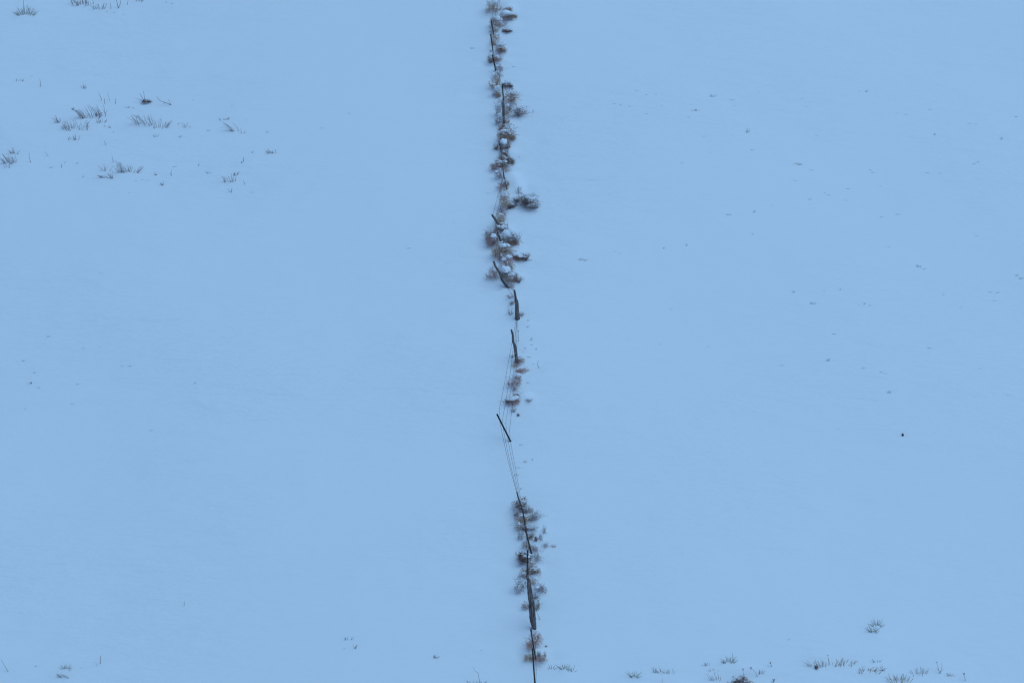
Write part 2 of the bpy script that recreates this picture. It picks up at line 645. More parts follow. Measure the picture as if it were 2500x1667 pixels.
for k, fr in enumerate((.86, .62, .38, .14)):
    m = MB()
    pts = []
    rw = random.Random(40 + k)
    for i in range(len(posts) - 1):
        a, b = at_frac(posts[i], fr + rw.uniform(-.08, .08)), at_frac(posts[i + 1], fr + rw.uniform(-.08, .08))
        a = a + Vector((.022, -.02, 0))
        n = 10
        d = (a - b).length
        sag = .012 * d + rw.uniform(0, .03)
        wob = rw.uniform(-.04, .04)
        for q in range(n):
            f = q / n
            p = a.lerp(b, f)
            p.z -= 4 * sag * f * (1 - f)
            p.x += wob * math.sin(f * math.pi)
            g = float(H(p.x, p.y)) + .01
            p.z = max(p.z, g - .03)
            pts.append(p)
    m.tube(pts, .0056 if k < 2 else .0042, 4)
    for i in range(len(pts) - 1):            # barbs
        p, q = pts[i], pts[i + 1]
        for f in (0.1, .6):
            c = p.lerp(q, f)
            m.tube([c + Vector((-.018, 0, -.016)), c + Vector((.018, 0, .016))], .0032, 3)
    o = build(m, "wire", M_WIRE, pts[0], fence)
    o['label'] = ["highest strand of sagging barbed wire", "second strand of sagging barbed wire", "third strand of sagging barbed wire",
                  "lowest strand of barbed wire close to the snow"][k]

# ------------------------------------------------------------------ tumbleweeds and brush (unit meshes about 1 wide, 1 high)
def curl(mb, p, d, L, r, rng, n, inward, up=0.0):
    pts = [p.copy()]
    rad = [r]
    d = d.normalized()
    w = Vector((rng.gauss(0, 1), rng.gauss(0, 1), rng.gauss(0, 1))) * .22
    c = Vector((0, 0, .48))
    for i in range(n):
        d = d + w * .5 + Vector((rng.gauss(0, 1), rng.gauss(0, 1), rng.gauss(0, 1))) * .14 + Vector((0, 0, up))
        if inward:
            o = (p - c)
            if o.length > .40:
                d = d - o.normalized() * max(0, d.dot(o.normalized())) * 1.1
        d.normalize()
        p = p + d * (L / n)
        pts.append(p.copy())
        rad.append(max(r * .35, r * (1 - .6 * (i + 1) / n)))
    mb.tube(pts, rad, 3, False)
    return pts, d


def ball_mesh(name, mat, seed, n1, n2, n3, r=.010, flat=1.0):
    """ragged tangle: several dense knots with looser twigs curling out of an uneven outline"""
    rng = random.Random(seed)
    mb = MB()
    knots = []
    for i in range(5):
        knots.append((Vector((rng.uniform(-.26, .26), rng.uniform(-.26, .26), rng.uniform(.05, .55))), rng.uniform(.12, .26)))
    off = Vector((seed * 1.7, seed * .3, 0))

    def limit(p):
        d = p - Vector((0, 0, .36))
        if d.length < 1e-5:
            return False
        q = .42 + .26 * noise.noise(d.normalized() * 1.6 + off)
        return d.length > q

    def strand(p, d, L, rr, n):
        pts, rad = [p.copy()], [rr]
        w = Vector((rng.gauss(0, 1), rng.gauss(0, 1), rng.gauss(0, 1))) * .16
        for i in range(n):
            d = (d + w + Vector((rng.gauss(0, 1), rng.gauss(0, 1), rng.gauss(0, 1))) * .2)
            if limit(p) and rng.random() < .8:
                d = d - (p - Vector((0, 0, .36))).normalized() * .55
            d.normalize()
            p = p + d * (L / n)
            pts.append(p.copy())
            rad.append(max(rr * .4, rr * (1 - .6 * (i + 1) / n)))
        mb.tube(pts, rad, 3, False)
        return pts
    for i in range(n1):
        c, kr = knots[rng.randrange(len(knots))]
        st = c + Vector((rng.gauss(0, 1), rng.gauss(0, 1), rng.gauss(0, 1))) * kr * .55
        st.z = max(-.06, st.z)
        d = (st - Vector((0, 0, .15))) * 1.2 + Vector((rng.gauss(0, 1), rng.gauss(0, 1), rng.gauss(.2, 1))) * .6
        if d.length < .01:
            d = Vector((0, 0, 1))
        pts = strand(st, d.normalized(), rng.uniform(.25, .6), r * 1.3, 5)
        for j in range(n2):
            k = rng.randint(1, len(pts) - 1)
            ax = Vector((rng.gauss(0, 1), rng.gauss(0, 1), rng.gauss(0, 1))).normalized() + (pts[k] - Vector((0, 0, .3))) * 1.2
            p2 = strand(pts[k], ax.normalized(), rng.uniform(.08, .26), r, 3)
            for q in range(n3):
                ax = Vector((rng.gauss(0, 1), rng.gauss(0, 1), rng.gauss(0, 1))).normalized()
                strand(p2[rng.randint(1, 3)], ax, rng.uniform(.05, .13), r * .7, 2)
    for i in range(16):        # long loose ends sticking out of the tangle
        a = rng.uniform(0, 6.28)
        d = Vector((math.cos(a), math.sin(a), rng.uniform(-.15, .9))).normalized()
        p = Vector((0, 0, .25)) + d * .25
        w = Vector((rng.gauss(0, 1), rng.gauss(0, 1), rng.gauss(0, 1))) * .12
        pts = [p]
        for k in range(5):
            d = (d + w + Vector((rng.gauss(0, 1), rng.gauss(0, 1), rng.gauss(0, 1))) * .12).normalized()
            pts.append(pts[-1] + d * rng.uniform(.06, .11))
        mb.tube(pts, [r, r * .9, r * .8, r * .7, r * .6, r * .5], 3, False)
        for k in (2, 3, 4):
            e = (d + Vector((rng.gauss(0, 1), rng.gauss(0, 1), rng.gauss(0, 1))) * .8).normalized()
            mb.tube([pts[k], pts[k] + e * .05, pts[k] + e * .09], [r * .7, r * .6, r * .4], 3, False)
    return mb.mesh(name, mat)


def fan_mesh(name, mat, seed, n1, n2, r=.011, spread=1.0):
    """upright twiggy brush: stems rising and forking outward"""
    rng = random.Random(seed)
    mb = MB()
    for i in range(n1):
        a = rng.uniform(0, 2 * math.pi)
        s = rng.uniform(0, spread)
        d = Vector((math.cos(a) * s, math.sin(a) * s, rng.uniform(.5, 1)))
        st = Vector((rng.gauss(0, .10), rng.gauss(0, .10), 0))
        pts, dd = curl(mb, st, d, rng.uniform(.6, 1.0), r * 1.5, rng, 6, False, .02)
        for j in range(n2):
            k = rng.randint(2, len(pts) - 1)
            ax = dd + Vector((rng.gauss(0, 1), rng.gauss(0, 1), rng.gauss(0.2, 1))) * .9
            p2, d2 = curl(mb, pts[k], ax, rng.uniform(.12, .32), r, rng, 3, False, .03)
            for q in range(2):
                curl(mb, p2[rng.randint(1, 3)], d2 + Vector((rng.gauss(0, 1), rng.gauss(0, 1), rng.gauss(0, 1))) * .8,
                     rng.uniform(.05, .12), r * .7, rng, 2, False)
    return mb.mesh(name, mat)


_cache = {}


def brush_mesh(kind, tone, var):
    key = (kind, tone, var)
    if key in _cache:
        return _cache[key]
    mat = TONE[tone]
    nm = "brush_" + kind + "_" + tone
    sd = {'dense': 100, 'ball': 200, 'airy': 300, 'fan': 400, 'thin': 500}[kind] + var * 17
    if kind == 'dense':
        me = ball_mesh(nm, mat, sd, 72, 8, 2, .0060)
    elif kind == 'ball':
        me = ball_mesh(nm, mat, sd, 42, 7, 2, .0058)
    elif kind == 'airy':
        me = ball_mesh(nm, mat, sd, 28, 7, 2, .0056)
    elif kind == 'fan':
        me = fan_mesh(nm, mat, sd, 38, 8, .0062, 1.1)
    else:
        me = fan_mesh(nm, mat, sd, 20, 7, .0062, 1.2)
    _cache[key] = me
    return me


def lobed(mb, lobes, c, seed, nu=34, nv=22, amp=.10):
    """one continuous snow body: the star-shaped hull of several overlapping round lobes seen from point c"""
    b0 = len(mb.v)
    c = Vector(c)
    for i in range(nv + 1):
        th = math.pi * i / nv
        for j in range(nu):
            ph = 2 * math.pi * j / nu
            d = Vector((math.sin(th) * math.cos(ph), math.sin(th) * math.sin(ph), math.cos(th)))
            best = .05
            for (l, r) in lobes:
                v = l - c
                t = v.dot(d)
                disc = t * t - (v.length_squared - r * r)
                if disc > 0:
                    best = max(best, t + math.sqrt(disc))
            q = best * (1 + amp * noise.noise(d * 2.6 + Vector((seed * 2.3, 0, seed))))
            z = d.z * q
            if d.z < 0:
                z *= .5
            mb.v.append(c + Vector((d.x * q, d.y * q, z)))
    for i in range(nv):
        for j in range(nu):
            a, b = b0 + i * nu + j, b0 + i * nu + (j + 1) % nu
            mb.f.append((a, a + nu, b + nu, b))


def cap_mesh(var, what):
    key = ('cap', var, what)
    if key in _cache:
        return _cache[key]
    rng = random.Random(900 + var * 7 + {'cap': 0, 'patch': 31, 'crumbs': 62}[what])
    mb = MB()
    if what == 'cap':
        lobes = [(Vector((0, 0, .52)), .30)]
        for i in range(7):
            a = rng.uniform(0, 6.28)
            rr = rng.uniform(.12, .30)
            lobes.append((Vector((math.cos(a) * rr, math.sin(a) * rr, .50 + rng.uniform(-.12, .22))), rng.uniform(.14, .26)))
        lobed(mb, lobes, (0, 0, .50), var)
        nm = "snow_cap"
    elif what == 'patch':
        lobes = [(Vector((0, 0, 0)), .13)]
        for i in range(4):
            a = rng.uniform(0, 6.28)
            lobes.append((Vector((math.cos(a) * .1, math.sin(a) * .1, rng.uniform(-.04, .04))), rng.uniform(.07, .13)))
        lobed(mb, lobes, (0, 0, 0), var, 20, 12)
        nm = "snow_patch"
    else:
        for i in range(64):
            a = rng.uniform(0, 6.28)
            e = rng.uniform(-.1, 1.4)
            rr = rng.uniform(.15, .46)
            s = rng.uniform(.018, .060)
            lump(mb, (math.cos(a) * math.cos(e) * rr, math.sin(a) * math.cos(e) * rr, .40 + math.sin(e) * rr), s, s, s * .7, i, 7, 5, .3)
        nm = "snow_crumbs"
    me = mb.mesh(nm, M_SNOWCAP)
    _cache[key] = me
    return me


# cx, cy, w, h in photograph pixels; kind; tone; snow (0 crumbs, 1 patches, 2 heavy, -1 none); label
GW = "tumbleweeds and brush caught along the fence"
WEEDS = [
 (1205, 12, 30, 36, 'ball', 'tan', 0, "tan twiggy tumbleweed at the very top of the fence line"),
 (1237, 24, 24, 14, 'dense', 'brown', 1, "brown brush poking from the highest snow heap beside the fence"),
 (1240, 38, 34, 22, 'ball', 'brown', 2, "largest smooth snow buried bush near the top of the fence"),
 (1248, 38, 22, 7, 'dense', 'dark', -1, "dark flat brush under the edge of the highest snow heap"),
 (1215, 54, 34, 32, 'ball', 'purple', 0, "wiry round tumbleweed beside the highest visible metal post"),
 (1207, 72, 22, 20, 'airy', 'tan', 0, "thin see-through tumbleweed at the foot of the highest visible metal post"),
 (1240, 74, 16, 9, 'dense', 'dark', 1, "small dark clump at the downhill tip of the highest snow heap"),
 (1230, 74, 8, 8, 'dense', 'grey', 1, "tiny grey clump beside the downhill tip of the highest snow heap"),
 (1207, 100, 18, 22, 'fan', 'tan', 0, "upright tan clump behind the second visible metal post"),
 (1220, 110, 26, 14, 'thin', 'grey', 1, "sparse snowy twigs uphill of the low wide brown clump"),
 (1221, 121, 26, 14, 'dense', 'brown', 1, "low wide brown clump beside the foot of the second metal post"),
 (1197.5, 143, 15, 22, 'fan', 'dark', 0, "dark fanned clump on the grassy side of the third metal post"),
 (1213.5, 142, 20, 16, 'dense', 'red', 1, "russet clump with snow above beside the third metal post"),
 (1198, 124, 8, 8, 'thin', 'grey', -1, "small grey sprig beside the foot of the second metal post"),
 (1219, 166, 18, 20, 'ball', 'grey', 0, "grey wiry ball at the foot of the third metal post"),
 (1208, 196, 24, 40, 'ball', 'tan', 1, "tall tan tumbleweed between the third metal post and a snow lump"),
 (1214, 232, 16, 10, 'dense', 'tan', -1, "tan rim of brush under a round snow lump"),
 (1213, 222, 22, 24, 'airy', 'grey', 2, "round snow lump against the metal post above the flat topped post"),
 (1238, 205, 20, 12, 'dense', 'grey', 1, "grey tan clump under snow uphill of the arching tumbleweed"),
 (1244, 210, 16, 6, 'dense', 'dark', -1, "dark sliver of brush under a snow edge uphill of the arching tumbleweed"),
 (1248, 236, 38, 36, 'ball', 'brown', 0, "wide arching brown tumbleweed across from the metal post"),
 (1218, 266, 24, 38, 'thin', 'grey', 0, "sparse grey branches on the grassy side of the flat topped post"),
 (1239, 268, 18, 36, 'ball', 'brown', 1, "brown tumbleweed behind the flat topped square post"),
 (1267, 271, 40, 26, 'fan', 'grey', 0, "grey sagebrush standing apart on the bare side of the flat topped post"),
 (1219, 290, 20, 30, 'airy', 'grey', 0, "airy grey tangle at the foot of the flat topped post"),
 (1225, 310, 14, 18, 'dense', 'red', 0, "small dense russet ball just downhill of the flat topped post"),
 (1238, 310, 22, 20, 'thin', 'grey', 1, "snowy twigs downhill of the flat topped post"),
 (1238, 326, 36, 32, 'dense', 'brown', 0, "broad dense brown mass between flat topped post and short stake"),
 (1249, 336, 18, 10, 'dense', 'tan', -1, "tan pointed tip of brush jutting beside the broad brown mass"),
 (1240, 352, 14, 20, 'dense', 'brown', 0, "narrow brown clump below the broad brown mass"),
 (1231, 353, 20, 24, 'ball', 'grey', 2, "snow laden bush with round white cap beside the short tilted stake"),
 (1212, 357, 16, 18, 'fan', 'dark', 0, "dark clump on the grassy side of the short tilted stake"),
 (1231, 374, 22, 22, 'dense', 'dark', 0, "dark brown square clump at the foot of the short tilted stake"),
 (1242, 390, 22, 18, 'dense', 'dark', -1, "nearly black clump under a snow edge below the short stake"),
 (1253, 396, 12, 12, 'thin', 'green', -1, "small greenish sprig beside the nearly black clump"),
 (1228, 390, 22, 24, 'dense', 'brown', 0, "brown brush beside the nearly black clump"),
 (1222, 401, 38, 26, 'dense', 'purple', 0, "wide purplish tumbleweed just uphill of the crooked branch stake"),
 (1218, 424, 22, 28, 'airy', 'grey', 0, "airy twigs on the grassy side of the crooked branch stake"),
 (1227, 450, 22, 28, 'ball', 'purple', 1, "pale wiry tumbleweed at the foot of the crooked branch stake"),
 (1237, 446, 12, 14, 'dense', 'tan', -1, "small tan clump tucked behind the crooked branch stake"),
 (1266, 462, 14, 22, 'thin', 'grey', 0, "bare grey twigs at the downhill edge of a white drift"),
 (1231, 488, 26, 46, 'ball', 'tan', 1, "tall column of tan brush with wires running through it"),
 (1247, 500, 18, 14, 'dense', 'dark', 1, "very dark clump at the foot of the tall tan brush column"),
 (1262, 486, 28, 14, 'fan', 'grey', 1, "small grey snowy bush between the dark clump and large sagebrush"),
 (1287, 487, 44, 32, 'fan', 'dark', 1, "large dark sagebrush farthest out from the fence"),
 (1296, 502, 50, 14, 'fan', 'grey', 0, "low grey sagebrush at the foot of the large dark sagebrush"),
 (1225, 511, 28, 16, 'thin', 'grey', -1, "thin bare branches uphill of the leaning snow tipped log"),
 (1222.5, 533, 26, 26, 'ball', 'tan', 0, "tan tumbleweed leaning on the snow tipped log"),
 (1223, 548, 24, 12, 'dense', 'brown', 0, "brown tuft under the tan tumbleweed at the snow tipped log"),
 (1214, 558, 20, 22, 'airy', 'brown', 0, "airy brown twigs below the snow tipped log"),
 (1228, 558, 20, 16, 'airy', 'grey', 2, "white snow cushion just below the snow tipped log"),
 (1193, 574, 24, 30, 'fan', 'dark', 0, "dark fan of sage stems farthest out on the grassy side of the fence"),
 (1204.5, 586, 28, 30, 'dense', 'purple', 1, "dense purplish clump beside the thin dark stake"),
 (1238, 578, 38, 34, 'airy', 'grey', 2, "big snow covered bush beside the thin dark stake"),
 (1246, 588, 12, 12, 'dense', 'brown', 2, "round snow ball on brown brush below the big snow covered bush"),
 (1258, 580, 24, 30, 'fan', 'grey', 0, "upright grey sage fan beyond the big snow covered bush"),
 (1252, 592, 26, 9, 'dense', 'red', -1, "russet strip of brush at the foot of the grey sage fan"),
 (1228, 608, 40, 38, 'dense', 'tan', 0, "biggest dense tan tumbleweed piled against the wires"),
 (1224, 626, 22, 22, 'airy', 'purple', 0, "airy fringe under the biggest tan tumbleweed"),
 (1238, 636, 30, 32, 'ball', 'purple', 1, "purplish round tumbleweed just below the biggest tan tumbleweed"),
 (1258, 624, 18, 18, 'dense', 'red', 2, "snow lump on russet brush at the inner end of the low snowy row"),
 (1270, 627, 20, 16, 'dense', 'brown', 2, "rounded snow lump in the middle of the low snowy row"),
 (1284, 626, 22, 20, 'fan', 'dark', 1, "twiggy outer end of the low snowy row of brush"),
 (1202, 663, 26, 34, 'ball', 'purple', 0, "lone airy tumbleweed hanging beside the snaking crooked post"),
 (1234, 664, 30, 26, 'airy', 'grey', 2, "white snow dome behind the snaking crooked post"),
 (1248, 678, 26, 28, 'ball', 'brown', 1, "snow speckled brown tumbleweed beyond the foot of the snaking post"),
 (1259, 679, 10, 14, 'dense', 'red', -1, "small russet knot on the bare side of the snow speckled tumbleweed"),
 (1267, 682, 16, 16, 'fan', 'grey', 0, "soft grey sage tuft farthest out below the snow dome"),
 (1250, 696, 12, 14, 'airy', 'purple', 0, "small purplish tangle trailing along the wires below the snaking post"),
 (1246, 722, 18, 12, 'thin', 'grey', -1, "few bare twigs beside the notched narrow post"),
 (1250.5, 737, 11, 14, 'airy', 'brown', 1, "tiny brown tangle with snow beside the notched narrow post"),
 (1246, 758, 16, 20, 'thin', 'grey', -1, "faint bare twigs on the grassy side of the fat split post"),
 (1273, 765, 16, 12, 'airy', 'purple', 0, "small purplish clump at the foot of the fat split post"),
 (1251, 868, 14, 10, 'thin', 'dark', -1, "little dark twigs hooked on wire beside the knobbly bent post"),
 (1268, 878, 22, 18, 'ball', 'red', 0, "russet twigs at the foot of the knobbly bent post"),
 (1276, 902, 28, 9, 'dense', 'red', -1, "flat russet clump below the knobbly bent post"),
 (1258, 926, 28, 36, 'ball', 'purple', 0, "tall airy tumbleweed midway between the knobbly post and the snow cap"),
 (1258, 946, 12, 18, 'airy', 'red', 0, "russet lower tip of the tall airy tumbleweed"),
 (1250, 976, 30, 20, 'dense', 'red', 2, "russet clump under a flat white snow cap above the open gap"),
 (1236, 977, 22, 9, 'thin', 'green', -1, "spray of thin twigs reaching to the grassy side of the snow cap"),
 (1291, 975, 20, 9, 'thin', 'grey', 0, "grey twigs at the outer end of the snow hump above the gap"),
 (1252, 999, 16, 14, 'thin', 'dark', -1, "small dark twigs caught on wire below the flat snow cap"),
 (1266, 1011, 7, 7, 'dense', 'grey', -1, "tiny grey knot beside the wires uphill of the leaning metal post"),
 (1270, 1230, 38, 30, 'ball', 'dark', 0, "dark brown tumbleweed at the top of the long thin leaning pole"),
 (1284, 1243, 20, 18, 'airy', 'grey', 0, "grey twigs beside the middle of the long thin pole"),
 (1261, 1250, 16, 22, 'airy', 'grey', 0, "airy grey twigs on the grassy side of the long thin pole"),
 (1277, 1264, 36, 26, 'ball', 'tan', 0, "tan clump across the middle of the long thin pole"),
 (1298, 1265, 14, 6, 'dense', 'dark', -1, "short dark branch lying beyond the tan clump on the long pole"),
 (1309, 1254, 32, 28, 'thin', 'grey', 0, "spreading bare sage twigs beyond the tan clump on the long pole"),
 (1284, 1286, 22, 16, 'fan', 'grey', 0, "dark sprigs around the foot of the long thin pole"),
 (1281, 1287, 12, 10, 'dense', 'red', -1, "bright russet knot at the foot of the long thin pole"),
 (1302, 1286, 26, 14, 'thin', 'grey', 0, "low bare twigs beyond the bright russet knot"),
 (1272, 1304, 18, 22, 'airy', 'grey', 0, "airy twigs on the grassy side of the thin slanting pole"),
 (1296, 1304, 18, 12, 'fan', 'green', 0, "greenish sprig at the top of the thin slanting pole"),
 (1308, 1313, 7, 14, 'dense', 'dark', -1, "narrow dark clump beside the rounded grey ball"),
 (1319.6, 1310, 12, 15, 'airy', 'grey', 0, "rounded grey ball of twigs out on the snow"),
 (1328, 1290, 12, 24, 'thin', 'grey', -1, "wispy upright twigs above the rounded grey ball"),
 (1284, 1326, 20, 24, 'airy', 'purple', 0, "airy purplish twigs beside the thin slanting pole"),
 (1333, 1328, 20, 14, 'thin', 'grey', -1, "sparse pale twigs downhill of the rounded grey ball"),
 (1351.5, 1331, 12, 9, 'thin', 'grey', -1, "tiny sprig farthest out level with the thin slanting pole"),
 (1283, 1358, 36, 24, 'dense', 'dark', 0, "dense dark tumbleweed around the top of the plain metal post"),
 (1312, 1352, 26, 34, 'thin', 'grey', -1, "tall bare twigs beside the dense dark tumbleweed"),
 (1279, 1389, 16, 22, 'airy', 'purple', 0, "airy purplish twigs on the grassy side of the plain metal post"),
 (1301, 1392, 28, 20, 'dense', 'brown', 1, "dense brown clump beside the foot of the plain metal post"),
 (1271, 1425, 28, 38, 'airy', 'grey', 0, "wide airy tangle on the grassy side of the widest grey post top"),
 (1302, 1414, 24, 24, 'airy', 'tan', 0, "tan tangle behind the top of the widest grey post"),
 (1318, 1432, 30, 28, 'airy', 'grey', 0, "looping grey tangle on the bare side of the widest grey post"),
 (1284, 1477, 18, 20, 'ball', 'purple', 0, "purplish clump on the grassy side of the widest grey post"),
 (1308, 1474, 18, 28, 'ball', 'green', 0, "green tinged clump hugging the middle of the widest grey post"),
 (1303, 1558, 34, 40, 'ball', 'red', 0, "round russet tumbleweed speared by the thin dark stick"),
 (1291.6, 1603, 22, 14, 'dense', 'tan', -1, "tan half buried brush on the grassy side of the lowest metal post"),
 (1320, 1603, 34, 11, 'dense', 'purple', -1, "long low half buried brush beside the lowest metal post"),
 (1315, 1594, 9, 16, 'fan', 'green', 1, "small upright green tipped sprig over the half buried brush"),
 (1331, 1594, 7, 18, 'thin', 'dark', -1, "thin dark upright sprig at the outer end of the half buried brush"),
 (1211, 88, 20, 18, 'airy', 'tan', 0, "loose tan twigs between the two highest visible metal posts"),
 (1216, 180, 20, 18, 'airy', 'grey', 0, "loose grey twigs just below the foot of the third metal post"),
 (1222, 248, 16, 18, 'thin', 'brown', -1, "thin brown twigs at the foot of the metal post above the flat topped post"),
 (1236, 292, 16, 24, 'airy', 'brown', 0, "brown tangle on the bare side of the flat topped post foot"),
 (1236, 412, 22, 16, 'thin', 'brown', -1, "thin brown twigs above the white drift and crooked branch stake"),
 (1232, 468, 20, 22, 'airy', 'tan', 0, "loose tan tangle just uphill of the tall tan brush column"),
 (1224, 520, 24, 18, 'airy', 'purple', -1, "faint purplish tangle uphill of the tan tumbleweed at the log"),
 (1214, 573, 18, 20, 'airy', 'purple', 0, "purplish twigs on the grassy side of the thin dark stake top"),
 (1246, 650, 20, 16, 'airy', 'brown', 0, "brown twigs above the white snow dome"),
 (1255, 668, 18, 18, 'airy', 'grey', 1, "grey snowy twigs on the bare side of the white snow dome"),
 (1258, 890, 20, 14, 'airy', 'tan', -1, "pale tan wisps in front of the knobbly bent post foot"),
 (1262, 962, 22, 12, 'airy', 'brown', 0, "brown wisps between the tall airy tumbleweed and flat snow cap"),
 (1278, 1216, 18, 16, 'airy', 'purple', -1, "purplish wisps at the tip of the long thin leaning pole"),
 (1292, 1240, 18, 18, 'airy', 'brown', 0, "brown twigs between the dark tumbleweed and spreading sage twigs"),
 (1268, 1282, 20, 20, 'airy', 'tan', 0, "tan twigs on the grassy side of the long pole foot"),
 (1292, 1306, 18, 22, 'airy', 'brown', 0, "brown twigs hugging the thin slanting pole"),
 (1303, 1334, 20, 20, 'airy', 'purple', 0, "purplish twigs on the bare side of the thin slanting pole foot"),
 (1296, 1374, 20, 18, 'airy', 'brown', 0, "brown wisps on the bare side of the plain metal post"),
 (1277, 1402, 20, 18, 'airy', 'purple', 0, "purplish wisps by the foot of the plain metal post"),
 (1309, 1452, 18, 20, 'airy', 'grey', 0, "grey wisps between the looping tangle and green tinged clump"),
 (1296, 1576, 18, 18, 'airy', 'red', -1, "russet wisps above the lowest metal post"),
 (1333, 1575, 5, 4, 'dense', 'dark', -1, "tiny dark scrap on clean snow above the half buried brush"),
]
first = {}
WR = random.Random(5)
for i, (cx, cy, w, h, kind, tone, snow, lab) in enumerate(WEEDS):
    foot = G(cx, cy + h / 2)
    s = ppm(foot)
    root = bpy.data.objects.new("sagebrush" if kind in ('fan', 'thin') else "tumbleweed", None)
    COL.objects.link(root)
    root.location = foot - Vector((0, 0, .02))
    root.rotation_euler = (0, 0, 0)
    root.empty_display_size = .2
    tag(root, lab, "sagebrush" if kind in ('fan', 'thin') else "tumbleweed", GW)
    key = (kind, tone, i % 3)
    if key in first:
        br = first[key].copy()
        COL.objects.link(br)
        br.parent = root
    else:
        br = add_obj("branches", brush_mesh(*key), root)
        first[key] = br
    br.name = "branches"
    ww, hh = w / s * 1.12, h / s * 1.22
    if kind in ('fan', 'thin'):
        ww *= .82
        hh *= .92
    rz = WR.uniform(0, 6.28)
    br.location = (0, 0, 0)
    br.scale = (ww, ww, hh)
    br.rotation_euler = (0, 0, 0)
    # turn first, then squash: rotate about z keeps the width the same in every direction
    br.rotation_euler = (0, 0, rz)

    def snow_part(var, what, loc, scl):
        ck = ('cap', var, what)
        if ck in first:
            cp = first[ck].copy()
            COL.objects.link(cp)
            cp.parent = root
        else:
            cp = add_obj("snow", cap_mesh(var, what), root)
            first[ck] = cp
        cp.name = {'cap': "snow_cap", 'patch': "snow_patch", 'crumbs': "snow_crumbs"}[what]
        cp.location = loc
        cp.scale = scl
        cp.rotation_euler = (0, 0, WR.uniform(0, 6.28))
        if what == 'crumbs':
            cp['kind'] = 'stuff'
    if snow >= 0:
        snow_part(i % 4, 'crumbs', (0, 0, 0), (ww, ww, hh))
    if snow == 2:
        snow_part(i % 4, 'cap', (0, -.02, .04 * hh), (ww * 1.02, ww * 1.02, hh * 1.0))
    if snow == 1 or (snow == 0 and w >= 20):
        for q in range(5 if snow else 2):
            a = WR.uniform(0, 6.28)
            rr = WR.uniform(.05, .34)
            k = WR.uniform(.6, 1.25)
            snow_part((i + q) % 4, 'patch', (math.cos(a) * rr * ww, math.sin(a) * rr * ww, (.74 - rr * .7 + WR.uniform(-.08, .06)) * hh), (ww * k, ww * k, hh * k * .8))

# ------------------------------------------------------------------ plants of the open slope


def stalk(pts_px, wpx, name, label, cat, group, mat=M_STEM, side=(), head=0, sn=5):
    """single stalk through listed pixels from its foot up, standing in the snow; side: extra twigs (pixel polylines)"""
    line = px_line(pts_px)
    s = ppm(line[0])
    m = MB()
    P = [line[0] - Vector((0, 0, .05))] + line
    P = resample(P, 3 * len(P))
    r = wpx / s / 2
    m.tube(P, [r * (1.1 - .6 * k / (len(P) - 1)) for k in range(len(P))], 5)
    for tw in side:
        q = [V(a, b, line[0].y) for a, b in tw]
        m.tube(resample(q, 5), [r * .8, r * .7, r * .6, r * .5, r * .4], 4)
    if head:
        c = line[-1]
        for k in range(16):
            d = Vector((math.sin(k * 2.4), math.cos(k * 1.7), math.sin(k * 1.3))) * head / s
            m.tube([c, c + d * .5, c + d], [r * .8, r, r * .5], 4)
    o = build(m, name, mat, line[0])
    tag(o, label, cat, group)
    return o


def clump(cx, cy, w, h, n, lean, seed, name, label, cat, group, mat=M_STEM, wpx=1.0, deep=.35, fan=.5, fork=.4):
    """clump of dry stems: feet spread over w pixels, stems h pixels tall, lean -1 left .. 1 right, fan outward"""
    rng = random.Random(seed)
    c = G(cx, cy)
    s = ppm(c)
    m = MB()
    for i in range(n):
        fx = rng.uniform(-.5, .5)
        x = cx + fx * w
        y = cy + rng.uniform(-.5, .5) * w * deep * .5 - abs(fx) * 0
        p = G(x, y)
        L = h / s * rng.uniform(.5, 1.25) * (1 - .35 * abs(fx))
        d = Vector((lean + fan * fx * 2 + rng.gauss(0, .12), rng.gauss(0, .2), 1.0)).normalized()
        bend = Vector((rng.gauss(0, .28) + lean * .3, rng.gauss(0, .2), rng.uniform(-.2, .02)))
        r = wpx / s / 2 * rng.uniform(.7, 1.2)
        pts = [p - d * .04, p + d * L * .35, p + d * L * .7 + bend * L * .25, p + d * L + bend * L * .6]
        m.tube(pts, [r * 1.1, r, r * .8, r * .45], 4)
        if rng.random() < fork:
            q = pts[2]
            dd = (d + Vector((rng.uniform(-.7, .7), rng.uniform(-.4, .4), .1))).normalized()
            m.tube([q, q + dd * L * .18, q + dd * L * .34], [r * .8, r * .6, r * .4], 3)
    o = build(m, name, mat, c)
    tag(o, label, cat, group)
    return o


def yucca(cx, cy, w, h, n, seed, label, lean=0.0, wpx=1.05):
    rng = random.Random(seed)
    c = G(cx, cy)
    s = ppm(c)
    m = MB()
    L0 = h / s
    for i in range(n):
        a = math.pi * (.12 + .76 * (i + rng.uniform(.1, .9)) / n)
        d = Vector((-math.cos(a) * .8 + lean, rng.uniform(-.5, .5), math.sin(a)))
        L = L0 * rng.uniform(.75, 1.2)
        foot = G(cx - math.cos(a) * w * .34, cy - math.sin(a) * h * .3 + rng.uniform(-.12, .12) * h)
        m.blade(foot - d.normalized() * .02, d, L, wpx / s * rng.uniform(.8, 1.3), rng.uniform(-.05, .15), (0, -1, .2))
    o = build(m, "yucca", M_YUCCA, c)
    tag(o, label, "yucca", "yuccas poking from the snow")
    return o


